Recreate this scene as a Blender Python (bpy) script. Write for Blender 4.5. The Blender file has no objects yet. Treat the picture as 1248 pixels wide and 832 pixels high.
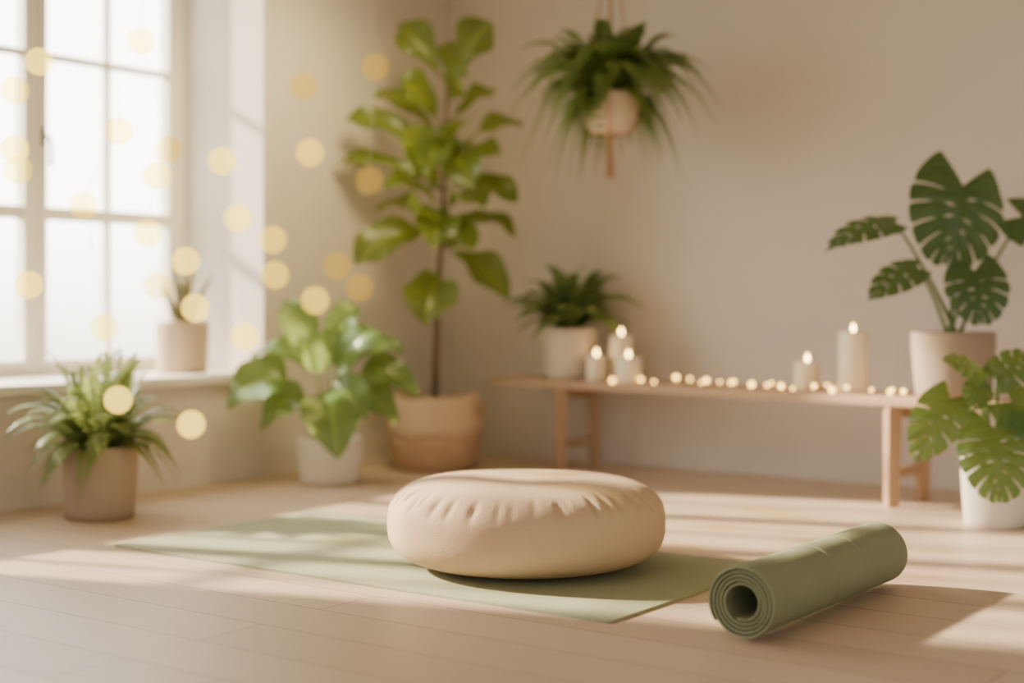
import bpy, bmesh, math, random
from mathutils import Vector, Matrix
PI = math.pi
rnd = random.Random(11)
scene = bpy.context.scene
COL = scene.collection
FPX = 1749.0; HZ = 368.0; CH = 0.8; TH = math.radians(36)
cT, sT = math.cos(TH), math.sin(TH)
RIGHT = Vector((cT, sT, 0)); FWD = Vector((-sT, cT, 0)); TOCAM = -FWD; UP = Vector((0, 0, 1))

def PD(px, py, dep):
    lat = (px - 624) / FPX * dep
    return RIGHT * lat + FWD * dep + UP * (CH + (HZ - py) * dep / FPX)
def FL(px, py, z=0.0):
    return PD(px, py, FPX * (CH - z) / (py - HZ))

# ------------------------------------------------------------------ mesh helpers
OFF = {}
class MB:
    def __init__(s): s.V = []; s.F = []; s.U = []
    def v(s, p, uv=(0, 0)):
        s.V.append(Vector(p)); s.U.append(uv); return len(s.V) - 1
    def grid(s, rows, closed=False, uvs=None):
        idx = [[s.v(p, uvs[i][j] if uvs else (0, 0)) for j, p in enumerate(r)] for i, r in enumerate(rows)]
        for a, b in zip(idx[:-1], idx[1:]):
            n = len(a)
            for j in range(n if closed else n - 1):
                k = (j + 1) % n
                s.F.append((a[j], a[k], b[k], b[j]))
        return idx
    def box(s, c, h, ax=Vector((1, 0, 0)), ay=Vector((0, 1, 0)), az=UP):
        c = Vector(c); ids = []
        for sx in (-1, 1):
            for sy in (-1, 1):
                for sz in (-1, 1):
                    ids.append(s.v(c + ax * h[0] * sx + ay * h[1] * sy + az * h[2] * sz))
        for f in ((0, 1, 3, 2), (4, 6, 7, 5), (0, 4, 5, 1), (2, 3, 7, 6), (0, 2, 6, 4), (1, 5, 7, 3)):
            s.F.append(tuple(ids[i] for i in f))
    def bb(s, x0, x1, y0, y1, z0, z1):
        s.box(((x0 + x1) / 2, (y0 + y1) / 2, (z0 + z1) / 2), ((x1 - x0) / 2, (y1 - y0) / 2, (z1 - z0) / 2))
    def tube(s, pts, r, n=8, cap=True):
        pts = [Vector(p) for p in pts]; rows = []
        ref = None
        for i, p in enumerate(pts):
            t = (pts[min(i + 1, len(pts) - 1)] - pts[max(i - 1, 0)])
            t = t.normalized() if t.length > 1e-9 else UP.copy()
            if ref is None:
                ref = Vector((1, 0, 0)) if abs(t.x) < .8 else Vector((0, 1, 0))
            a = (ref - t * ref.dot(t)).normalized(); b = t.cross(a); ref = a
            rr = r[i] if isinstance(r, (list, tuple)) else r
            rows.append([p + (a * math.cos(2 * PI * k / n) + b * math.sin(2 * PI * k / n)) * rr for k in range(n)])
        ids = s.grid(rows, True)
        if cap:
            s.F.append(tuple(reversed(ids[0]))); s.F.append(tuple(ids[-1]))
    def lathe(s, prof, c, n=48, capb=False, capt=False):
        c = Vector(c)
        rows = [[c + Vector((r * math.cos(2 * PI * k / n), r * math.sin(2 * PI * k / n), z)) for k in range(n)] for r, z in prof]
        ids = s.grid(rows, True)
        if capb: s.F.append(tuple(reversed(ids[0])))
        if capt: s.F.append(tuple(ids[-1]))
    def ball(s, c, r, n=14, sq=1.0):
        s.lathe([(max(r * math.sin(PI * i / 8), r * .02), -r * sq * math.cos(PI * i / 8)) for i in range(9)], c, n)
    def build(s, name, mat, parent=None, loc=None, smooth=True, bevel=0):
        off = OFF[parent] if parent else Vector(loc if loc is not None else (0, 0, 0))
        me = bpy.data.meshes.new(name)
        me.from_pydata([tuple(p - off) for p in s.V], [], s.F)
        uvl = me.uv_layers.new(name='UVMap')
        li = [l.vertex_index for l in me.loops]
        for k, vi in enumerate(li): uvl.data[k].uv = s.U[vi]
        me.polygons.foreach_set('use_smooth', [smooth] * len(me.polygons))
        me.materials.append(mat); me.update()
        o = bpy.data.objects.new(name, me); COL.objects.link(o)
        if parent:
            o.parent = bpy.data.objects[parent]
        else:
            o.location = off
        OFF[o.name] = off
        if bevel:
            m = o.modifiers.new('bevel', 'BEVEL'); m.width = bevel; m.segments = 2; m.limit_method = 'ANGLE'
        return o.name
def thing(name, loc, label, cat, group=None):
    o = bpy.data.objects.new(name, None); COL.objects.link(o); o.location = loc
    o.empty_display_size = .1
    OFF[o.name] = Vector(loc)
    o['label'] = label; o['category'] = cat
    if group: o['group'] = group
    return o.name
def tag(n, label, cat, group=None):
    o = bpy.data.objects[n]; o['label'] = label; o['category'] = cat
    if group: o['group'] = group
def struct(n): bpy.data.objects[n]['kind'] = 'structure'; return n
def bez(a, b, c, t): return a * (1 - t) ** 2 + b * 2 * t * (1 - t) + c * t * t
def curve(a, b, c, n=8): return [bez(a, b, c, i / n) for i in range(n + 1)]

# ------------------------------------------------------------------ materials
def lin(c):
    return tuple(((x / 255) / 12.92 if x / 255 <= .04045 else ((x / 255 + .055) / 1.055) ** 2.4) for x in c) + (1,)
def newmat(name):
    m = bpy.data.materials.new(name); m.use_nodes = True
    nt = m.node_tree; b = nt.nodes['Principled BSDF']
    return m, nt, b
def mixcol(nt, fac, a, b):
    n = nt.nodes.new('ShaderNodeMix'); n.data_type = 'RGBA'
    if hasattr(fac, 'is_output'): nt.links.new(fac, n.inputs[0])
    else: n.inputs[0].default_value = fac
    for v, i in ((a, 6), (b, 7)):
        if hasattr(v, 'is_output'): nt.links.new(v, n.inputs[i])
        else: n.inputs[i].default_value = v
    return n.outputs[2]
def pm(name, c1, c2=None, scale=6, stretch=(1, 1, 1), rough=.6, bump=0, bscale=60, spec=.3, sss=0):
    m, nt, b = newmat(name)
    tc = nt.nodes.new('ShaderNodeTexCoord'); mp = nt.nodes.new('ShaderNodeMapping')
    mp.inputs['Scale'].default_value = stretch; nt.links.new(tc.outputs['Object'], mp.inputs[0])
    nz = nt.nodes.new('ShaderNodeTexNoise'); nz.inputs['Scale'].default_value = scale; nz.inputs['Detail'].default_value = 4
    nt.links.new(mp.outputs[0], nz.inputs['Vector'])
    c2 = c2 or tuple(x * .93 for x in c1)
    nt.links.new(mixcol(nt, nz.outputs[0], lin(c1), lin(c2)), b.inputs['Base Color'])
    b.inputs['Roughness'].default_value = rough
    b.inputs['Specular IOR Level'].default_value = spec
    if sss:
        b.inputs['Subsurface Weight'].default_value = sss; b.inputs['Subsurface Radius'].default_value = (.06, .03, .015)
    if bump:
        n2 = nt.nodes.new('ShaderNodeTexNoise'); n2.inputs['Scale'].default_value = bscale
        nt.links.new(mp.outputs[0], n2.inputs['Vector'])
        bp = nt.nodes.new('ShaderNodeBump'); bp.inputs['Strength'].default_value = bump; bp.inputs['Distance'].default_value = .01
        nt.links.new(n2.outputs[0], bp.inputs['Height']); nt.links.new(bp.outputs[0], b.inputs['Normal'])
    return m
def leafmat(name, c1, c2, trans, fac=.35, rough=.4):
    m, nt, b = newmat(name)
    tc = nt.nodes.new('ShaderNodeTexCoord')
    nz = nt.nodes.new('ShaderNodeTexNoise'); nz.inputs['Scale'].default_value = 7
    nt.links.new(tc.outputs['Object'], nz.inputs['Vector'])
    col = mixcol(nt, nz.outputs[0], lin(c1), lin(c2))
    sx = nt.nodes.new('ShaderNodeSeparateXYZ'); nt.links.new(tc.outputs['UV'], sx.inputs[0])
    def mth(op, a, v):
        n = nt.nodes.new('ShaderNodeMath'); n.operation = op
        nt.links.new(a, n.inputs[0])
        if hasattr(v, 'is_output'): nt.links.new(v, n.inputs[1])
        else: n.inputs[1].default_value = v
        return n.outputs[0]
    a = mth('ABSOLUTE', mth('SUBTRACT', sx.outputs[0], .5), 0)
    rib = mth('LESS_THAN', a, .03)
    sl = mth('SUBTRACT', sx.outputs[1], mth('MULTIPLY', a, .55))
    fr = mth('FRACT', mth('MULTIPLY', sl, 8.0), 0)
    vein = mth('MULTIPLY', mth('LESS_THAN', fr, .1), .3)
    vf = mth('MAXIMUM', mth('MULTIPLY', rib, .6), vein)
    col = mixcol(nt, vf, col, lin(trans))
    nt.links.new(col, b.inputs['Base Color']); b.inputs['Roughness'].default_value = rough
    tr = nt.nodes.new('ShaderNodeBsdfTranslucent'); tr.inputs[0].default_value = lin(trans)
    mx = nt.nodes.new('ShaderNodeMixShader'); mx.inputs[0].default_value = fac
    nt.links.new(b.outputs[0], mx.inputs[1]); nt.links.new(tr.outputs[0], mx.inputs[2])
    nt.links.new(mx.outputs[0], nt.nodes['Material Output'].inputs[0])
    return m
def glow(name, c, strength, alpha=0.0):
    m, nt, b = newmat(name); nt.nodes.remove(b)
    tc = nt.nodes.new('ShaderNodeTexCoord'); nz = nt.nodes.new('ShaderNodeTexNoise'); nz.inputs['Scale'].default_value = 30
    nt.links.new(tc.outputs['Object'], nz.inputs['Vector'])
    e = nt.nodes.new('ShaderNodeEmission'); e.inputs[1].default_value = strength
    nt.links.new(mixcol(nt, nz.outputs[0], lin(c), lin(tuple(x * .95 for x in c))), e.inputs[0])
    out = e.outputs[0]
    if alpha:
        t = nt.nodes.new('ShaderNodeBsdfTransparent'); mx = nt.nodes.new('ShaderNodeMixShader'); mx.inputs[0].default_value = alpha
        t.inputs[0].default_value = (1, .95, .62, 1)
        nt.links.new(e.outputs[0], mx.inputs[1]); nt.links.new(t.outputs[0], mx.inputs[2]); out = mx.outputs[0]
    nt.links.new(out, nt.nodes['Material Output'].inputs[0])
    return m
def floormat():
    m, nt, b = newmat('pale_oak_planks')
    tc = nt.nodes.new('ShaderNodeTexCoord')
    br = nt.nodes.new('ShaderNodeTexBrick'); nt.links.new(tc.outputs['Object'], br.inputs['Vector'])
    br.inputs['Scale'].default_value = 1.0; br.inputs['Brick Width'].default_value = 2.6; br.inputs['Row Height'].default_value = .21
    br.inputs['Mortar Size'].default_value = .003; br.inputs['Mortar Smooth'].default_value = .3
    br.offset = .37
    br.inputs['Color1'].default_value = lin((208, 185, 161)); br.inputs['Color2'].default_value = lin((198, 174, 150)); br.inputs['Mortar'].default_value = lin((138, 115, 94))
    mp = nt.nodes.new('ShaderNodeMapping'); mp.inputs['Scale'].default_value = (1.2, 22, 1); nt.links.new(tc.outputs['Object'], mp.inputs[0])
    nz = nt.nodes.new('ShaderNodeTexNoise'); nz.inputs['Scale'].default_value = 2.2; nz.inputs['Detail'].default_value = 6
    nt.links.new(mp.outputs[0], nz.inputs['Vector'])
    c = mixcol(nt, nz.outputs[0], br.outputs['Color'], lin((185, 159, 134)))
    c = mixcol(nt, .45, br.outputs['Color'], c)
    nt.links.new(c, b.inputs['Base Color']); b.inputs['Roughness'].default_value = .42; b.inputs['Specular IOR Level'].default_value = .35
    return m
def glassmat():
    m, nt, b = newmat('window_glass'); nt.nodes.remove(b)
    t = nt.nodes.new('ShaderNodeBsdfTransparent'); g = nt.nodes.new('ShaderNodeBsdfGlossy'); g.inputs['Roughness'].default_value = .05
    mx = nt.nodes.new('ShaderNodeMixShader'); mx.inputs[0].default_value = .04
    nt.links.new(t.outputs[0], mx.inputs[1]); nt.links.new(g.outputs[0], mx.inputs[2]); nt.links.new(mx.outputs[0], nt.nodes['Material Output'].inputs[0])
    return m
def wovenmat(name, c1, c2):
    m, nt, b = newmat(name)
    tc = nt.nodes.new('ShaderNodeTexCoord')
    w = nt.nodes.new('ShaderNodeTexWave'); w.bands_direction = 'Z'; w.inputs['Scale'].default_value = 34; w.inputs['Distortion'].default_value = 1.2
    nt.links.new(tc.outputs['Object'], w.inputs['Vector'])
    nt.links.new(mixcol(nt, w.outputs[1], lin(c2), lin(c1)), b.inputs['Base Color'])
    bp = nt.nodes.new('ShaderNodeBump'); bp.inputs['Strength'].default_value = .4; bp.inputs['Distance'].default_value = .008
    nt.links.new(w.outputs[1], bp.inputs['Height']); nt.links.new(bp.outputs[0], b.inputs['Normal'])
    b.inputs['Roughness'].default_value = .8
    return m

M = dict(
    wall=pm('wall_plaster', (217, 208, 199), (213, 203, 193), 1.5, rough=.85, bump=.05, bscale=40),
    ceil=pm('ceiling_paint', (232, 226, 217), rough=.9),
    trim=pm('trim_paint', (221, 212, 203), rough=.6),
    frame=pm('window_paint', (250, 243, 229), rough=.5),
    sill=pm('sill_paint', (248, 243, 233), rough=.5),
    floor=floormat(), glass=glassmat(),
    metal=pm('dark_metal', (120, 112, 100), rough=.4),
    cushion=pm('cushion_linen', (204, 177, 147), (193, 165, 135), 5, rough=.9, bump=.18, bscale=220),
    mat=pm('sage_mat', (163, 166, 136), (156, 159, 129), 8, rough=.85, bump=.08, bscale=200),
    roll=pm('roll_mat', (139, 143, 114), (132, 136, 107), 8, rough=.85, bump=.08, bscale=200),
    wood=pm('bench_oak', (190, 162, 134), (172, 143, 115), 3, (2, 18, 18), rough=.5),
    woodleg=pm('bench_leg_oak', (176, 146, 118), (160, 130, 102), 3, (14, 14, 2), rough=.5),
    white=pm('white_ceramic', (232, 224, 212), rough=.45),
    cream=pm('cream_ceramic', (210, 198, 184), (202, 188, 172), 9, rough=.6),
    tan=pm('tan_ceramic', (176, 158, 138), (166, 147, 126), 9, rough=.7),
    sand=pm('sand_ceramic', (168, 150, 134), (160, 141, 124), 9, rough=.7),
    sillpot=pm('sill_ceramic', (192, 170, 144), (182, 159, 132), 9, rough=.7),
    peach=pm('peach_clay', (222, 204, 184), (212, 192, 172), 9, rough=.7),
    basket=wovenmat('woven_basket', (190, 158, 128), (174, 142, 112)),
    basket2=wovenmat('woven_basket_top', (206, 178, 148), (190, 162, 132)),
    soil=pm('soil', (70, 52, 38), (48, 36, 26), 40, rough=.95, bump=.6),
    bark=pm('bark', (112, 86, 58), (88, 66, 44), 20, rough=.8),
    stalk=pm('green_stalk', (96, 122, 60), (80, 106, 50), 10, rough=.5),
    cord=pm('jute_cord', (188, 152, 120), (170, 134, 102), 40, rough=.9),
    wire=pm('pale_wire', (214, 200, 168), rough=.5),
    wax=pm('candle_wax', (250, 238, 214), rough=.5, sss=.5),
    wick=pm('wick', (60, 46, 36), rough=.9),
    fig=leafmat('fig_leaf', (96, 116, 56), (60, 84, 38), (184, 194, 84), .43, .28),
    philo=leafmat('philodendron_leaf', (104, 132, 76), (72, 104, 52), (168, 188, 96), .36, .26),
    fern=leafmat('fern_leaf', (114, 130, 82), (90, 110, 64), (168, 182, 102), .4),
    hfern=leafmat('hanging_fern_leaf', (98, 120, 64), (74, 98, 48), (148, 170, 82), .4),
    ros=leafmat('rosette_leaf', (106, 126, 80), (80, 104, 62), (152, 170, 96), .36),
    mons=leafmat('monstera_leaf', (76, 104, 66), (42, 72, 42), (116, 144, 72), .25, .18),
    mons2=leafmat('monstera_leaf_light', (86, 118, 64), (52, 86, 46), (158, 180, 86), .33, .18),
    dry=leafmat('dry_blade', (92, 88, 58), (74, 72, 46), (124, 114, 70), .25),
    flame=glow('flame', (255, 205, 120), 34),
    bulb=glow('fairy_bulb', (255, 198, 96), 14),
    globe_a=glow('globe_bright', (255, 216, 98), 7.0, .79),  # see-through glow standing in for out-of-focus light discs
    globe_b=glow('globe_mid', (255, 212, 94), 6.0, .87),
    globe_c=glow('globe_faint', (255, 200, 106), 2.4, .91),
)

# ------------------------------------------------------------------ room
XW, YB, XO = -4.8, 6.05, -5.40
ZC = 2.85
OY0, OY1, OZ0, OZ1 = 1.90, 4.66, .46, 2.62
XR, YF = 3.2, -3.5
m = MB(); m.bb(XO, XR, YF, YB + .15, -.12, 0); struct(m.build('floor', M['floor'], smooth=False))
m = MB(); m.bb(XO, XR, YB, YB + .15, 0, ZC); struct(m.build('wall_back', M['wall'], smooth=False))
m = MB()
m.bb(XO, XW, YF, OY0, 0, ZC); m.bb(XO, XW, OY1, YB, 0, ZC); m.bb(XO, XW, OY0, OY1, 0, OZ0 - .02); m.bb(XO, XW, OY0, OY1, OZ1, ZC)
struct(m.build('wall_left', M['wall'], smooth=False))
m = MB(); m.bb(XO, XR, YF, YB + .15, ZC, ZC + .12); struct(m.build('ceiling', M['ceil'], smooth=False))
def skirting(y_along, name):
    m = MB()
    if y_along:
        m.bb(XW, XW + .016, YF, YB, 0, .11); m.bb(XW, XW + .009, YF, YB, .11, .125)
    else:
        m.bb(XW + .017, XR, YB - .016, YB, 0, .11); m.bb(XW + .017, XR, YB - .009, YB, .11, .125)
    struct(m.build(name, M['trim'], smooth=False))
skirting(True, 'baseboard_left'); skirting(False, 'baseboard_back')

# window
W = bpy.data.objects.new('window_1', None); COL.objects.link(W); W.location = (-5.35, 3.26, OZ0); OFF['window_1'] = Vector(W.location); W['kind'] = 'structure'
XG0, XG1 = -5.395, -5.335
FR = .065
m = MB()
m.bb(XG0, XG1, OY0, OY0 + .06, OZ0, OZ1); m.bb(XG0, XG1, OY1 - FR, OY1, OZ0, OZ1)
m.bb(XG0, XG1, OY0 + .06, OY1 - FR, OZ0, OZ0 + .05); m.bb(XG0, XG1, OY0 + .06, OY1 - FR, OZ1 - .06, OZ1)
for yy in (3.80, 3.06, 2.49): m.bb(XG0, XG1, yy, yy + .04, OZ0 + .05, OZ1 - .06)
m.build('window_frame', M['frame'], 'window_1', smooth=False)
m = MB(); m.bb(XG1, XW + .035, OY0, OY1, OZ0 - .02, OZ0 + .02); m.build('window_sill', M['sill'], 'window_1', smooth=False, bevel=.006)
ZB, ZT = OZ0 + .052, OZ1 - .062
for (y0, y1, hn) in ((3.842, OY1 - FR - .002, 1), (3.102, 3.798, 0), (2.532, 3.058, 0), (1.962, 2.488, 0)):
    m = MB(); s = .036; x0, x1 = XG0 + .008, XG1 + .008
    m.bb(x0, x1, y0, y0 + s, ZB, ZT); m.bb(x0, x1, y1 - s, y1, ZB, ZT)
    m.bb(x0, x1, y0 + s, y1 - s, ZB, ZB + s); m.bb(x0, x1, y0 + s, y1 - s, ZT - s, ZT)
    sash = m.build('sash', M['frame'], 'window_1', smooth=False)
    m = MB(); yc = (y0 + y1) / 2
    m.bb(x0 + .012, x1 - .012, yc - .013, yc + .013, ZB + s, ZT - s)
    for zc, hh in ((1.188, .028), (1.878, .014)):
        m.bb(x0 + .012, x1 - .012, y0 + s, yc - .013, zc - hh, zc + hh); m.bb(x0 + .012, x1 - .012, yc + .013, y1 - s, zc - hh, zc + hh)
    m.build('muntin', M['frame'], sash, smooth=False)
    m = MB(); m.bb(-5.362, -5.358, y0 + s, y1 - s, ZB + s, ZT - s); m.build('pane', M['glass'], sash, smooth=False)
    if hn:
        m = MB(); yh = y0 + .02; zh = 1.52
        m.tube([(x1 - .002, yh, zh), (x1 + .03, yh, zh), (x1 + .035, yh + .01, zh - .01), (x1 + .035, yh + .012, zh - .13)], .008, 8)
        m.tube([(x1, yh, zh - .04), (x1, yh, zh + .04)], .012, 8)
        m.build('handle', M['metal'], sash)

# ------------------------------------------------------------------ leaf builders
PROF = {
    'fig': lambda t: max(math.sin(PI * t ** 1.38), 0) ** .85 * (1 - .10 * math.exp(-((t - .3) / .12) ** 2)),
    'ovate': lambda t: max(math.sin(PI * t ** .68), 0) ** .8,
    'strap': lambda t: max(math.sin(PI * min(t * .93 + .07, 1) ** .85), 0) ** .6,
}
def leaf(mb, B, T, width, N, arch=.12, fold=.25, prof='ovate', nu=12, nv=3, rip=.03):
    B, T = Vector(B), Vector(T); d = T - B; L = d.length
    C = (B + T) / 2 + (UP * .7 + N.normalized() * .5) * arch * L
    P = PROF[prof]; ph = rnd.random() * 6
    rows = []; uvs = []
    for i in range(nu + 1):
        t = i / nu; p = bez(B, C, T, t); tg = ((C - B) * (1 - t) + (T - C) * t).normalized()
        sd = tg.cross(N); sd = sd.normalized() if sd.length > 1e-4 else tg.cross(UP + RIGHT * .1).normalized()
        n = sd.cross(tg)
        w = width / 2 * max(P(t), .015); r = []; u = []
        for j in range(-nv, nv + 1):
            s = j / nv
            r.append(p + sd * w * s + n * (fold * abs(s) * w + rip * width * s * s * math.sin(t * 13 + ph + (2 if s > 0 else 0))))
            u.append((s * .5 + .5, t))
        rows.append(r); uvs.append(u)
    mb.grid(rows, uvs=uvs)
def monstera(mb, B, T, width, N, droop=.2, fold=.22, K=6):
    B, T = Vector(B), Vector(T); L = (T - B).length
    C = (B + T) / 2 + (N.normalized() * .8 + UP * .3) * droop * L
    def P(x, y):
        t = y / L
        if t < 0: p = B + (C - B).normalized() * y; tg = (C - B).normalized()
        else:
            t = min(t, 1.15); p = bez(B, C, T, t); tg = ((C - B) * (1 - t) + (T - C) * t).normalized()
        sd = tg.cross(N).normalized(); n = sd.cross(tg)
        return p + sd * x, n
    nc, ns = 6, 18
    for side in (-1, 1):
        for k in range(K):
            vc = (k + .5) / K; rows = []; uvs = []
            def split_at(kb):       # slit between lobe kb-1 and kb; shared by both neighbours
                if kb <= 1 or kb >= K: return 2.0
                return .40 + .10 * ((kb * 5 + (side > 0) * 2) % 3)
            for i in range(nc + 1):
                e = -1 + 2 * i / nc; r = []; u = []
                kb = k if e < 0 else k + 1
                sp = split_at(kb)
                for j in range(ns + 1):
                    s = j / ns
                    g = 0.0
                    if s > sp: g = .07 * min((s - sp) / .10, 1) + .10 * (s - sp)
                    if 1 < kb < K and sp > .45 and .10 < s < .34: g = max(g, .17 * math.sin(PI * (s - .10) / .24))
                    v = min(max(vc + e * (1 - g) / (2 * K), 0), 1)
                    a = math.radians(146) * (1 - v) ** .9
                    l = width * .54 * (1 - v ** 2.6) * (1.0 - .24 * (1 - v) ** 3) + .06 * L * v
                    if sp < 1.5: l *= 1 - .05 * abs(e) ** 4
                    a2 = a - math.radians(14) * s * (1 if v > .1 else .3)
                    x = side * s * l * math.sin(a2); y = v * .95 * L + s * l * math.cos(a2)
                    p, n = P(x, y)
                    h = fold * abs(x) - .024 * L * (e * e) * min(s * 2, 1) - .75 * x * x / max(width, .01)
                    r.append(p + n * h); u.append((.5 + side * (.03 + .46 * s), v))
                rows.append(r); uvs.append(u)
            mb.grid(rows, uvs=uvs)
def frond(mb, B, T, arch, n=20, pl=.05, pw=.3, N=UP, profp=.75):
    B, T = Vector(B), Vector(T); L = (T - B).length
    C = (B + T) / 2 + UP * arch * L
    mb.tube([bez(B, C, T, i / 6) for i in range(7)], [.003 * (1 - i / 8) for i in range(7)], 4, False)
    for i in range(2, n + 1):
        t = i / n; p = bez(B, C, T, t); tg = ((C - B) * (1 - t) + (T - C) * t).normalized()
        sd = tg.cross(UP); sd = sd.normalized() if sd.length > .05 else RIGHT.copy()
        nn = sd.cross(tg)
        ll = pl * (max(math.sin(PI * (t * .93 + .03) ** profp), .05) ** .7)
        for sg in (-1, 1):
            dr = (sd * sg + tg * (.45 + .5 * t) - UP * (.15 + .15 * rnd.random()) + nn * rnd.uniform(-.1, .15)).normalized()
            cr = dr.cross(nn).normalized() * ll * pw * .5
            a = mb.v(p - cr * .4, (.5, .2)); b = mb.v(p + dr * ll * .45 - cr - nn * .002, (.2, .5)); c = mb.v(p + dr * ll - UP * ll * .12, (.6, .9)); e = mb.v(p + dr * ll * .45 + cr, (.8, .5))
            f = mb.v(p + dr * ll * .5 + nn * ll * .05, (.6, .5))
            mb.F += [(a, b, f), (b, c, f), (c, e, f), (e, a, f)]
def pot(th, c, rb, rt, h, mat, band=None, name='pot', soilz=.03, rim=.012, pw=1.6):
    m = MB()
    prof = [(.001, 0), (rb * .9, 0), (rb, .008)]
    for i in range(1, 8):
        t = i / 8; prof.append((rb + (rt - rb) * (1 - (1 - t) ** pw), .008 + (h - .016) * t))
    prof += [(rt, h - .006), (rt - rim * .3, h), (rt - rim, h - .003), (rt - rim - .004, h - .05), (rt - rim - .01, h - .09)]
    m.lathe(prof, c, 56); p = m.build(name, mat, th)
    m = MB(); rs = rt - rim - .004; zz = h - soilz
    m.lathe([(.001, zz + .012), (rs * .5, zz + .01), (rs * .85, zz + .004), (rs, zz)], c, 32); m.build('soil', M['soil'], th)
    return p
def nrm(face): return (UP * (1 - face) + TOCAM * face + RIGHT * rnd.uniform(-.2, .2)).normalized()

# ------------------------------------------------------------------ yoga mat
MX0, MX1, MY0, MY1 = -3.82, -1.90, 3.03, 3.97
m = MB(); rr = .02; out = []
for cx, cy, a0 in ((MX1 - rr, MY1 - rr, 0), (MX0 + rr, MY1 - rr, 90), (MX0 + rr, MY0 + rr, 180), (MX1 - rr, MY0 + rr, 270)):
    for k in range(6):
        a = math.radians(a0 + 18 * k); out.append((cx + rr * math.cos(a), cy + rr * math.sin(a)))
lo = [m.v((x, y, .0005)) for x, y in out]; hi = [m.v((x, y, .007)) for x, y in out]
m.F.append(tuple(hi)); m.F.append(tuple(reversed(lo)))
for i in range(len(out)):
    j = (i + 1) % len(out); m.F.append((lo[i], lo[j], hi[j], hi[i]))
tag(m.build('yoga_mat', M['mat'], loc=(-2.88, 3.51, 0), smooth=False), 'flat sage green yoga mat spread out under the round cushion', 'yoga mat')

# ------------------------------------------------------------------ cushion
CD = 4.33
cc = FWD * CD + RIGHT * ((641 - 624) / FPX * CD)
cz = .008
th = thing('floor_cushion', (cc.x, cc.y, cz), 'large round beige linen floor cushion with soft pleats on the green mat', 'cushion')
RC, HC = .417, .270
NS = 320; m = MB(); rows = []
NPL = 42
pl = [(2 * PI * (i + rnd.uniform(-.35, .35)) / NPL, rnd.uniform(.25, 1), rnd.uniform(.022, .040), rnd.uniform(-.12, .08)) for i in range(NPL)]
NP = 64
for i in range(NP + 1):
    u = -PI / 2 + PI * i / NP
    cr = math.copysign(abs(math.cos(u)) ** .50, math.cos(u)); sz = math.copysign(abs(math.sin(u)) ** .70, math.sin(u))
    row = []
    for k in range(NS):
        a = 2 * PI * k / NS
        r = RC * max(cr, .001); z = HC / 2 + HC / 2 * sz
        dp = 0
        for p0, am, wd, sh in pl:
            d = (a - p0 + PI) % (2 * PI) - PI
            if abs(d) < .18:
                dp -= am * math.exp(-(d / wd) ** 2) * (math.exp(-((u - .58 - sh) / .22) ** 2) * .009 + math.exp(-((u + .85) / .25) ** 2) * .004)
        r2 = max(r + dp * .9 + .004 * math.sin(3 * a + 1) * cr, .0005)
        if u > .2: z += dp * .8
        if u > 0: z -= .009 * math.exp(-(r / .20) ** 2)
        z += .004 * math.sin(2 * a + .5) * max(sz, 0) * min(r / .2, 1)
        row.append(Vector((cc.x + r2 * math.cos(a), cc.y + r2 * math.sin(a), cz + max(z, 0))))
    rows.append(row)
m.grid(rows, True); body = m.build('cushion_body', M['cushion'], th)

# ------------------------------------------------------------------ rolled mat
R0 = .090; rx, ry0, ry1 = -1.548, 3.05, 3.90
th = thing('rolled_yoga_mat', (rx, (ry0 + ry1) / 2, 0), 'tightly rolled dark sage yoga mat lying on the wooden floor', 'yoga mat')
m = MB(); turns = 4.9; rin = .040; tk = .0068; NSP = 520
rows = []
a_end = math.radians(215)
g1, g2 = 3.42, 3.60
for i in range(NSP + 1):
    t = i / NSP; a = a_end - 2 * PI * turns * (1 - t)
    r = rin + (R0 - tk / 2 - rin) * t
    h = tk / 2 * (1 if t < .985 else max(.25, (1 - t) / .015))
    ring = []
    wv = .0012 * math.sin(a * 1.0 + t * 9) + .004 * (1 - t)
    ca, sa = math.cos(a), math.sin(a)
    seq = [(-h, ry0 + .004), (-h * .7, ry0 + .0008), (0, ry0), (h * .7, ry0 + .0008), (h, ry0 + .004)]
    for g, gd in ((g1, .0035), (g2, .0018)): seq += [(h, g - .006), (h - gd, g - .002), (h - gd, g + .002), (h, g + .006)]
    seq += [(h, ry1 - .003), (h - .002, ry1), (-h, ry1 - .002)]
    for (dr, y) in seq:
        yy = y + (wv if y < ry0 + .01 else 0)
        ring.append(Vector((rx + (r + dr) * ca, yy, R0 + .001 + (r + dr) * sa)))
    rows.append(ring)
ids = m.grid(rows, True); m.F.append(tuple(ids[0])); m.F.append(tuple(reversed(ids[-1])))
tagn = m.build('rolled_sheet', M['roll'], th, smooth=False)

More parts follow.
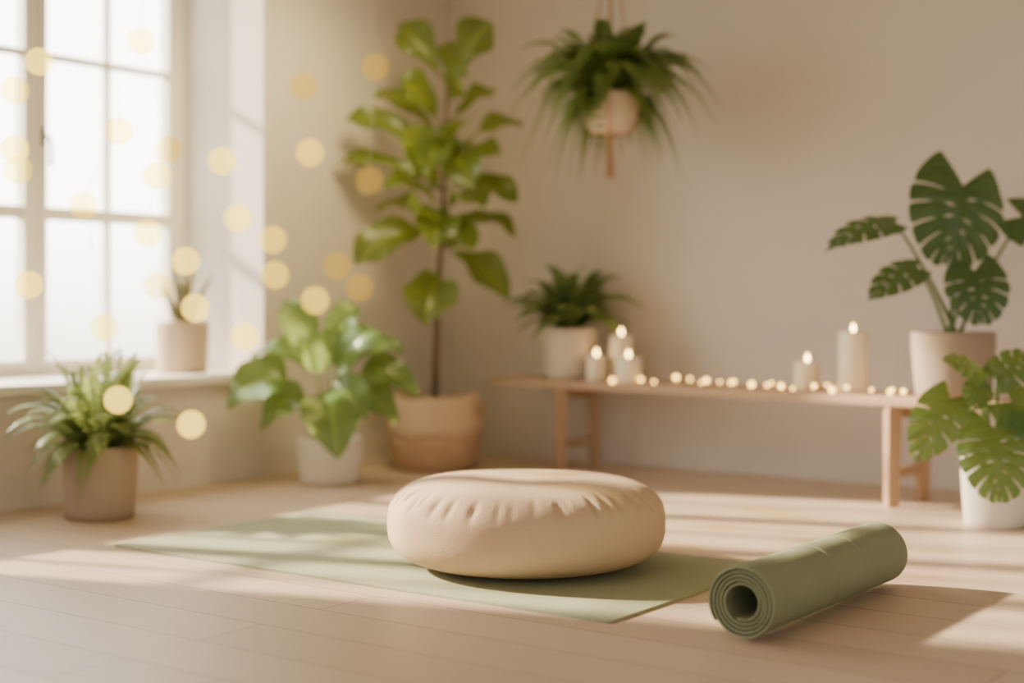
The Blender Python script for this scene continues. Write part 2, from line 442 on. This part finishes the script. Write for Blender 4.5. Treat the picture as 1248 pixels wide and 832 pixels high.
# ------------------------------------------------------------------ bench
A = FL(684, 574); Bp = FL(1088, 617); D1 = (Bp - A); LEN = D1.length; D1.normalize(); D2 = Vector((-D1.y, D1.x, 0))
ZT_B = .43; TKB = .038; DEP = .30
S0, S1 = -.46, LEN + .45
bc = A + D1 * LEN / 2 + D2 * .12
th = thing('wooden_bench', (bc.x, bc.y, 0), 'long low oak bench standing along the back wall carrying candles', 'bench')
def BP(s, d, z=0): return A + D1 * s + D2 * d + UP * z
m = MB(); m.box(BP((S0 + S1) / 2, -.03 + DEP / 2, ZT_B - TKB / 2), ((S1 - S0) / 2, DEP / 2, TKB / 2), D1, D2)
m.build('bench_top', M['wood'], th, smooth=False, bevel=.006)
zu = ZT_B - TKB
for s in (0, LEN):
    for d in (.0, .235):
        m = MB(); sp = -.012 if d == 0 else .012
        m.tube([BP(s, d + sp, 0), BP(s, d, zu)], [.033, .040], 4)
        m.build('leg', M['woodleg'], th, smooth=False, bevel=.004)
    m = MB(); m.box(BP(s, .1175, .13), (.014, .098, .02), D1, D2); m.build('stretcher', M['woodleg'], th, smooth=False, bevel=.003)
    m = MB(); m.box(BP(s, .1175, zu - .024), (.018, .093, .024), D1, D2); m.build('top_rail', M['woodleg'], th, smooth=False, bevel=.003)
def s_at(px, d):
    k = (px - 624) / FPX; p0 = BP(0, d)
    l0, e0 = p0.dot(RIGHT), p0.dot(FWD); dl, de = D1.dot(RIGHT), D1.dot(FWD)
    return (k * e0 - l0) / (dl - k * de)
def on_bench(px, d): return BP(s_at(px, d), d, ZT_B)

# candles
def candle(px, d, r, h, label, glass=False):
    c = on_bench(px, d)
    th = thing('pillar_candle', c, label, 'candle', 'lit candles on the bench')
    m = MB()
    m.lathe([(.001, 0), (r * .96, 0), (r, .005), (r, h - .006), (r * .95, h), (r * .8, h - .002), (r * .55, h - .010), (r * .2, h - .012), (.001, h - .012)], c, 40)
    m.build('wax', M['wax'], th)
    m = MB(); m.tube([c + UP * (h - .013), c + UP * (h + .001), c + UP * (h + .006) + RIGHT * .002], .0016, 6); w = m.build('wick', M['wick'], th)
    m = MB(); fh = .034
    m.lathe([(.0008, 0), (.005, .003), (.0078, .009), (.008, .014), (.006, .021), (.003, .028), (.0006, fh)], c + UP * (h - .001), 16); m.build('flame', M['flame'], th)
candle(727, .07, .046, .118, 'short white candle beside the cream pot, leftmost on the bench')
candle(757, .17, .054, .215, 'tall white candle at back of the left candle cluster')
candle(766, .04, .058, .118, 'short wide white candle in front of the tall left one')
candle(984, .11, .054, .122, 'short white candle standing left of the tallest candle')
candle(1040, .11, .060, .250, 'tall thick white pillar candle on bench near the monstera pot')

# fairy lights on bench
bl = [(746, -.012), (777, .12), (781, .02), (797, .03), (824, .15), (841, .20), (855, .13), (861, .03), (877, .09), (891, .20), (895, .05), (916, .03), (935, .14), (940, .05), (952, .01), (966, .015), (992, -.008), (1008, .20), (1014, .05), (1032, -.005), (1062, .04), (1085, .10), (1088, .005), (1101, .03)]
c0 = on_bench(938, .06)
th = thing('fairy_light_string', c0, 'string of warm fairy lights lying along the top of the bench', 'fairy lights')
pts = []; tubs = []
for i, (px, d) in enumerate(bl): tubs.append(on_bench(px, d) + UP * (.012 + .008 * ((i * 2) % 3)))
for a, b in zip(tubs[:-1], tubs[1:]):
    mid = (a + b) / 2 - UP * .009 + D2 * rnd.uniform(-.01, .02)
    pts += curve(a - UP * .006, mid - UP * .0, b - UP * .006, 5)[:-1]
pts.append(tubs[-1] - UP * .006)
m = MB(); m.tube([Vector((p.x, p.y, max(p.z, ZT_B + .0025))) for p in pts], .0018, 5); m.build('wire', M['wire'], th)
for i, p in enumerate(tubs):
    m = MB(); m.ball(p, (.0105, .006, .009, .0065, .0115, .0075, .0065)[i % 7], 12); m.build('bulb', M['bulb'], th)

# ------------------------------------------------------------------ fiddle leaf fig
base = FL(530, 571); base.z = 0
th = thing('fiddle_leaf_fig', base, 'tall fiddle leaf fig in a woven tan basket in the room corner', 'plant')
m = MB()
m.lathe([(.001, .001), (.175, .001), (.19, .012), (.212, .06), (.224, .12), (.226, .165), (.216, .195)], base, 56); m.build('basket_base', M['basket'], th)
m = MB(); rows = []
for r, z in [(.212, .165), (.228, .172), (.235, .195), (.228, .235), (.218, .30), (.216, .345), (.212, .358), (.203, .352), (.200, .30), (.20, .24)]:
    row = []
    for kk in range(64):
        a = 2 * PI * kk / 64
        dz = (.012 * math.sin(2 * a + .6) + .006 * math.sin(5 * a)) * (1 if (z < .21 or z > .33) else .4)
        dr = .004 * math.sin(4 * a + 1.3) * (z - .17) / .18
        row.append(base + Vector(((r + dr) * math.cos(a), (r + dr) * math.sin(a), z + dz)))
    rows.append(row)
m.grid(rows, True); m.build('basket_cuff', M['basket2'], th)
for sg in (-1, 1):
    m = MB(); ax = (RIGHT * .95 - FWD * .3).normalized() * sg; tn = ax.cross(UP)
    m.tube([base + ax * (.222 + .022 * math.sin(PI * i / 10)) + tn * (.06 * math.cos(PI * i / 10)) + UP * (.33 - .07 * math.sin(PI * i / 10)) for i in range(11)], .008, 8); m.build('handle', M['basket'], th)
m = MB(); m.lathe([(.001, .325), (.1, .322), (.196, .31)], base, 32); m.build('soil', M['soil'], th)
DB = base.dot(FWD)
trunk = [PD(530, 492, DB), PD(531, 440, DB), PD(533, 370, DB), PD(538, 290, DB - .01), PD(542, 200, DB), PD(545, 95, DB)]
trunk[0] = Vector((base.x, base.y, .31))
m = MB(); m.tube(trunk, [.018, .016, .014, .012, .009, .005], 10)
figl = [(545, 102, 485, 33, 50, .05, .8), (546, 100, 601, 30, 54, -.05, .8), (545, 105, 552, 52, 34, .2, .5), (543, 155, 485, 98, 46, -.15, .6), (545, 150, 606, 112, 32, .1, .5),
        (543, 172, 455, 116, 36, .1, .5), (542, 195, 420, 148, 40, 0, .4), (545, 195, 636, 155, 48, -.1, .5), (542, 220, 486, 172, 58, -.25, .75), (545, 212, 562, 150, 50, -.2, .6),
        (540, 232, 405, 204, 36, .05, .35), (545, 228, 633, 246, 42, -.1, .35), (542, 248, 468, 230, 44, -.2, .4), (543, 250, 588, 252, 50, -.3, .5), (540, 266, 460, 257, 38, .15, .3),
        (543, 270, 632, 289, 40, .05, .4), (540, 276, 432, 324, 56, -.15, .7), (542, 290, 502, 260, 50, -.3, .5), (541, 300, 619, 365, 46, -.1, .5), (540, 292, 578, 306, 44, -.3, .5),
        (538, 322, 519, 396, 68, -.25, 1), (542, 180, 578, 232, 50, -.3, .8), (541, 245, 528, 305, 54, -.32, .9), (543, 165, 520, 215, 46, -.3, .8),
        (545, 130, 570, 90, 40, -.2, .6), (543, 235, 500, 215, 44, .2, .4), (542, 260, 560, 300, 46, -.28, .8),
        (543, 190, 500, 215, 44, -.28, .7), (544, 205, 610, 190, 40, -.2, .4)]
lv = []
for (bx, by, tx, ty, w, dd, fc) in figl:
    T = PD(tx, ty, DB + dd); S = PD(bx, by, DB); B = S + (T - S) * .14
    m.tube(curve(S, (S + B) / 2 + UP * .01, B, 3), .0035, 5); lv.append((B, T, w * 1.0 * DB / FPX, nrm(min(1, max(.2, fc + rnd.uniform(-.15, .15))))))
m.build('trunk', M['bark'], th)
for B, T, w, N in lv:
    l = MB(); leaf(l, B, T, w, N, .28, .34, 'fig', rip=.10); l.build('leaf', M['fig'], th)

# ------------------------------------------------------------------ philodendron in white pot
base = FL(402, 588); base.z = 0; DB = base.dot(FWD)
th = thing('potted_philodendron', base, 'broad-leaved green plant in a small white pot below the window wall', 'plant')
k = DB / FPX
pot(th, base, 35 * k, 39.5 * k, 56 * k, M['white'])
st = MB(); lv = []
phl = [(378, 420, 342, 370, 48, .1, .6), (404, 412, 440, 376, 40, .1, .5), (430, 437, 492, 430, 46, -.05, .4), (438, 455, 511, 482, 50, -.1, .45),
       (430, 478, 484, 518, 50, -.15, .55), (400, 480, 412, 560, 74, -.26, .95), (385, 450, 306, 436, 46, 0, .35), (352, 464, 276, 498, 70, -.12, .5), (372, 482, 318, 524, 48, -.14, .5),
       (412, 445, 402, 393, 46, 0, .7), (412, 455, 462, 404, 44, -.1, .5), (395, 452, 356, 420, 48, -.15, .5), (405, 474, 446, 512, 52, -.26, .65)]
S = base + UP * (50 * k)
for (bx, by, tx, ty, w, dd, fc) in phl:
    T = PD(tx, ty, DB + dd); B = PD(bx, by, DB + dd * .55)
    S1_ = S + (B - S) * .08; S1_.z = S.z - .03
    st.tube(curve(S1_, (S + B) / 2 + UP * .05, B, 6), [.005, .005, .0045, .004, .0035, .003, .003], 6)
    lv.append((B, T, w * k, nrm(fc)))
st.build('stalks', M['stalk'], th)
for B, T, w, N in lv:
    l = MB(); leaf(l, B, T, w, N, .36, .26, 'ovate', rip=.06); l.build('leaf', M['philo'], th)

# ------------------------------------------------------------------ fern on floor at left
base = FL(122, 630); base.z = 0; DB = base.dot(FWD); k = DB / FPX
th = thing('potted_fern', base, 'bushy fern in a taupe pot on the floor at far left', 'plant')
pot(th, base, 41 * k, 45.5 * k, 88 * k, M['tan'])
S = base + UP * (80 * k); m = MB()
NF = 74
for i in range(NF):
    az = 2.399963 * i + rnd.uniform(-.3, .3); q = i / NF
    H = Vector((math.cos(az), math.sin(az), 0))
    rad = rnd.uniform(.23, .35) * (.45 + .55 * min(q * 1.7, 1)); zz = .40 * (1 - q) ** .8 * rnd.uniform(.6, 1.05) - .16 * q ** 1.5
    T = S + H * rad + UP * zz
    if T.x < XW + .06: T.x = XW + .06 + rnd.random() * .03
    frond(m, S + H * .04 - UP * .02, T, .36 + .4 * q, 24, .054, .32)
m.build('foliage', M['fern'], th)

# ------------------------------------------------------------------ plant on window sill
px = 222; xs = -5.02
dep = -xs / (sT - (px - 624) / FPX * cT); pz = OZ0 + .02
base = RIGHT * ((px - 624) / FPX * dep) + FWD * dep; base.z = pz; k = dep / FPX; DB = dep
th = thing('potted_grass_plant', base, 'sparse thin-bladed plant in a tan pot on the window sill', 'plant')
pot(th, base, 30 * k, 32.5 * k, 63 * k, M['sillpot'])
S = base + UP * (55 * k); m = MB()
for tx, ty, dd in ((207, 298, .02), (212, 322, -.06), (238, 318, .05), (260, 332, 0), (194, 345, .05), (228, 345, -.08), (252, 350, .08), (216, 350, .1), (240, 360, -.1), (203, 362, -.05), (232, 305, .06)):
    T = PD(tx, ty, DB + dd); B = S + (T - S) * .05 + Vector((rnd.uniform(-.03, .03), rnd.uniform(-.03, .03), -.01))
    leaf(m, B, T, .024, (TOCAM + RIGHT * rnd.uniform(-.6, .6)).normalized(), .06, .3, 'strap', 9, 2, 0)
m.build('foliage', M['dry'], th)

# ------------------------------------------------------------------ rosette plant on bench
base = on_bench(695, .125); DB = base.dot(FWD); k = DB / FPX
th = thing('potted_rosette_plant', base, 'leafy green plant in a cream pot on left end of bench', 'plant')
pot(th, base, 30 * k, 33 * k, 62 * k, M['cream'])
S = base + UP * (58 * k); m = MB()
NL = 50
for i in range(NL):
    az = 2.399963 * i + rnd.uniform(-.3, .3); q = i / NL; H = Vector((math.cos(az), math.sin(az), 0))
    rad = rnd.uniform(.27, .39) * (.35 + .65 * min(q * 1.8, 1)); zz = .34 * (1 - q) ** .8 * rnd.uniform(.75, 1.1) - .05 * q
    T = S + H * rad + UP * zz
    if T.y > YB - .05: T.y = YB - .05
    leaf(m, S + H * .02 - UP * .01, T, rnd.uniform(.065, .095), (UP + H * -.3 + TOCAM * .4).normalized(), .42, .25, 'ovate', 9, 2, .05)
m.build('foliage', M['ros'], th)

# ------------------------------------------------------------------ hanging fern
kx = (744 - 624) / FPX; dep = 5.44 / (kx * sT + cT); DB = dep; k = dep / FPX
cb = PD(744, 162, dep)
th = thing('hanging_fern', (cb.x, cb.y, cb.z), 'lush fern in a cream clay pot hanging from the ceiling by jute cords', 'hanging plant')
pot(th, cb, 24 * k, 35 * k, 48 * k, M['peach'], pw=2.6)
pt = cb + UP * (48 * k); hook = Vector((cb.x, cb.y, ZC))
knot = PD(744, -60, dep)
for i in range(4):
    a = 2 * PI * i / 4 + .5; H = Vector((math.cos(a), math.sin(a), 0)); m = MB()
    m.tube([cb - UP * .012, cb + H * 22 * k - UP * .006, cb + H * 32 * k + UP * .04, cb + H * 36.5 * k + UP * 46 * k, pt + H * 25 * k + UP * .14, knot + H * .008], .0045, 6)
    m.build('cord', M['cord'], th)
m = MB(); m.tube([knot - UP * .03, knot, hook], [.010, .008, .005], 8); m.build('top_cord', M['cord'], th)
m = MB(); m.ball(cb - UP * .022, .02, 12)
for i in range(14):
    a = i * 2.4; H = Vector((math.cos(a), math.sin(a), 0)) * .006 * math.sqrt(i)
    m.tube([cb - UP * .03 + H * .4, cb - UP * .1 + H * .6, cb - UP * (.205 - .01 * rnd.random()) + H], .0032, 5)
m.build('tassel', M['cord'], th)
m = MB(); S = pt - UP * .015
NFR = 100
for i in range(NFR):
    az = 2.399963 * i + rnd.uniform(-.3, .3); q = i / NFR; H = Vector((math.cos(az), math.sin(az), 0))
    rad = rnd.uniform(.33, .50) * (.35 + .65 * min(q * 2.4, 1)); zz = .34 * (1 - q) ** 1.0 * rnd.uniform(.7, 1.1) - .30 * q ** 1.3 * rnd.uniform(.2, 1.1)
    T = S + H * rad + UP * zz
    if T.y > YB - .06: T.y = YB - .06 - rnd.random() * .04
    frond(m, S + H * .06, T, .46 + .45 * q, 22, .060, .36)
for i in range(44):
    az = 2.399963 * i; H = Vector((math.cos(az), math.sin(az), 0))
    front = H.dot(TOCAM)
    if front > .92: continue
    T = S + H * rnd.uniform(.20, .34) - UP * rnd.uniform(.14, .36) * (.55 if front > .6 else 1)
    frond(m, S + H * .07, T, .6, 18, .052, .36)
m.build('foliage', M['hfern'], th)

# ------------------------------------------------------------------ monsteras
def monstera_plant(th, base, k, S, leaves, mat, DB):
    for (bx, by, tx, ty, w, db, dt, fc, K) in leaves:
        B = PD(bx, by, DB + db); T = PD(tx, ty, DB + dt); N = nrm(fc)
        l = MB(); monstera(l, B, T, w * k, N, K=K); ln = l.build('leaf', mat, th)
        s = MB(); S1_ = S + Vector((rnd.uniform(-.03, .03), rnd.uniform(-.03, .03), -.03))
        s.tube(curve(S1_, (S1_ + B) / 2 + UP * .06 + (S1_ - B) * .05, B, 8), [.009 - .0005 * i for i in range(9)], 7); s.build('leaf_stalk', M['stalk'], ln)
base = on_bench(1162, .12); DB = base.dot(FWD); k = DB / FPX
th = thing('potted_monstera', base, 'large monstera in a taupe pot standing on right end of bench', 'plant')
pot(th, base, 44 * k, 50 * k, 80 * k, M['sand'])
monstera_plant(th, base, k, base + UP * (76 * k), [
    (1174, 226, 1154, 314, 128, -.05, -.10, .9, 8), (1090, 270, 1006, 306, 50, -.05, -.12, .45, 6), (1118, 326, 1058, 366, 48, -.08, -.14, .5, 6),
    (1188, 330, 1196, 390, 78, -.12, -.18, .85, 7), (1246, 264, 1300, 302, 84, -.02, -.05, .6, 6)], M['mons'], DB)
base = FWD * 5.13 + RIGHT * ((1212 - 624) / FPX * 5.13); DB = 5.13; k = DB / FPX
th = thing('potted_monstera', base, 'small monstera in a white pot on the floor before the bench', 'plant')
pot(th, base, 35 * k, 39.5 * k, 84 * k, M['white'])
monstera_plant(th, base, k, base + UP * (80 * k), [
    (1158, 486, 1116, 562, 64, -.1, -.12, .7, 6), (1212, 522, 1218, 608, 90, -.14, -.2, .92, 8), (1200, 460, 1148, 438, 40, -.1, -.12, .5, 6),
    (1216, 460, 1256, 436, 50, -.1, -.1, .55, 6), (1234, 490, 1288, 538, 76, -.1, -.14, .7, 6), (1194, 468, 1188, 498, 38, -.12, -.2, .7, 6)], M['mons2'], DB)

# ------------------------------------------------------------------ added globes on wires, standing in for out-of-focus light discs
XS = -4.08
def on_plane(px, py):
    kk = (px - 624) / FPX; dep = -XS / (sT - kk * cT)
    return PD(px, py, dep), dep
strands = [
    ('strand of warm globe lights hanging before the window at the far left', [(48, 75, 'a'), (18, 110, 'b'), (18, 182, 'a'), (22, 207, 'b'), (35, 347, 'a')]),
    ('strand of globe lights ending low in front of the floor fern', [(145, 160, 'b'), (102, 250, 'b'), (127, 399, 'a'), (144, 487, 'a')]),
    ('strand of globe lights hanging before the window frame near the sill pot', [(172, 50, 'b'), (205, 182, 'c'), (191, 214, 'a'), (180, 284, 'a'), (192, 348, 'c')]),
    ('strand of globe lights passing the tan sill pot down to the floor plants', [(226, 318, 'a'), (238, 375, 'a'), (233, 517, 'a')]),
    ('strand of globe lights hanging before the white window reveal', [(271, 196, 'a'), (290, 266, 'a'), (298, 410, 'a')]),
    ('short strand of faint globe lights at the inner edge of the window reveal', [(332, 292, 'b'), (335, 335, 'b')]),
    ('strand of faint globe lights above the broad-leaved plant in white pot', [(370, 105, 'c'), (378, 186, 'b'), (384, 366, 'b')]),
    ('strand of faint globe lights beside the fiddle leaf fig', [(457, 82, 'c'), (450, 220, 'c'), (411, 324, 'c'), (438, 350, 'c')]),
]
for lab, bs in strands:
    P0 = []
    for px, py, c in bs:
        p, dep = on_plane(px, py); P0.append((p, c, dep))
    top = Vector((XS, sum(p.y for p, _, _ in P0) / len(P0), ZC))
    th = thing('globe_light_strand', top, lab, 'string lights', 'globe light strands near the window')
    m = MB(); m.tube([top] + [p + UP * .03 for p, _, _ in P0], .0005, 5); m.build('wire', M['wire'], th)  # added wire that carries the disc globes
    for p, c, dep in P0:
        m = MB(); m.ball(p, 17 * dep / FPX, 20); m.build('bulb', M['globe_' + c], th)  # globe sized to a blurred light disc, not to a real bulb

# ------------------------------------------------------------------ lights, world, camera
sun = bpy.data.lights.new('sun', 'SUN'); sun.energy = 23.0; sun.color = (1, .84, .62); sun.angle = math.radians(2.2)
so = bpy.data.objects.new('sun', sun); COL.objects.link(so)
so.rotation_euler = Vector((1, .32, -.54)).to_track_quat('-Z', 'Y').to_euler(); so.location = (-12, 2, 7)
sp = bpy.data.lights.new('corner_downlight', 'SPOT'); sp.energy = 140; sp.color = (1, .80, .40); sp.spot_size = math.radians(85); sp.spot_blend = 1; sp.shadow_soft_size = .30  # added warm fill imitating the golden haze by the window, no real fixture
so = bpy.data.objects.new('corner_downlight', sp); COL.objects.link(so); so.location = (-3.7, 4.4, 2.50)
so.rotation_euler = (Vector((-4.8, 4.8, 1.4)) - so.location).to_track_quat('-Z', 'Y').to_euler()
w = bpy.data.worlds.new('world'); scene.world = w; w.use_nodes = True; nt = w.node_tree
bg = nt.nodes['Background']; tc = nt.nodes.new('ShaderNodeTexCoord'); sx = nt.nodes.new('ShaderNodeSeparateXYZ'); nt.links.new(tc.outputs['Generated'], sx.inputs[0])
mr = nt.nodes.new('ShaderNodeMapRange'); mr.inputs[1].default_value = -.08; mr.inputs[2].default_value = .42; nt.links.new(sx.outputs[2], mr.inputs[0])
cr = nt.nodes.new('ShaderNodeValToRGB'); nt.links.new(mr.outputs[0], cr.inputs[0])
cr.color_ramp.elements[0].color = (.20, .21, .16, 1); cr.color_ramp.elements[1].color = (1, .97, .91, 1)
e = cr.color_ramp.elements.new(.3); e.color = (1, .955, .85, 1)
nt.links.new(cr.outputs[0], bg.inputs[0])
ms = nt.nodes.new('ShaderNodeMapRange'); ms.interpolation_type = 'SMOOTHSTEP'
ms.inputs[1].default_value = .1; ms.inputs[2].default_value = -.7; ms.inputs[3].default_value = 1.08; ms.inputs[4].default_value = 11.5
nt.links.new(sx.outputs[0], ms.inputs[0]); nt.links.new(ms.outputs[0], bg.inputs[1])
cam = bpy.data.cameras.new('camera'); co = bpy.data.objects.new('camera', cam); COL.objects.link(co)
co.location = (0, 0, CH); co.rotation_euler = (PI / 2, 0, TH)
cam.sensor_width = 36; cam.lens = FPX / 1248 * 36; cam.shift_y = -48 / 1248
cam.dof.use_dof = True; cam.dof.focus_distance = 3.9; cam.dof.aperture_fstop = .85
scene.camera = co
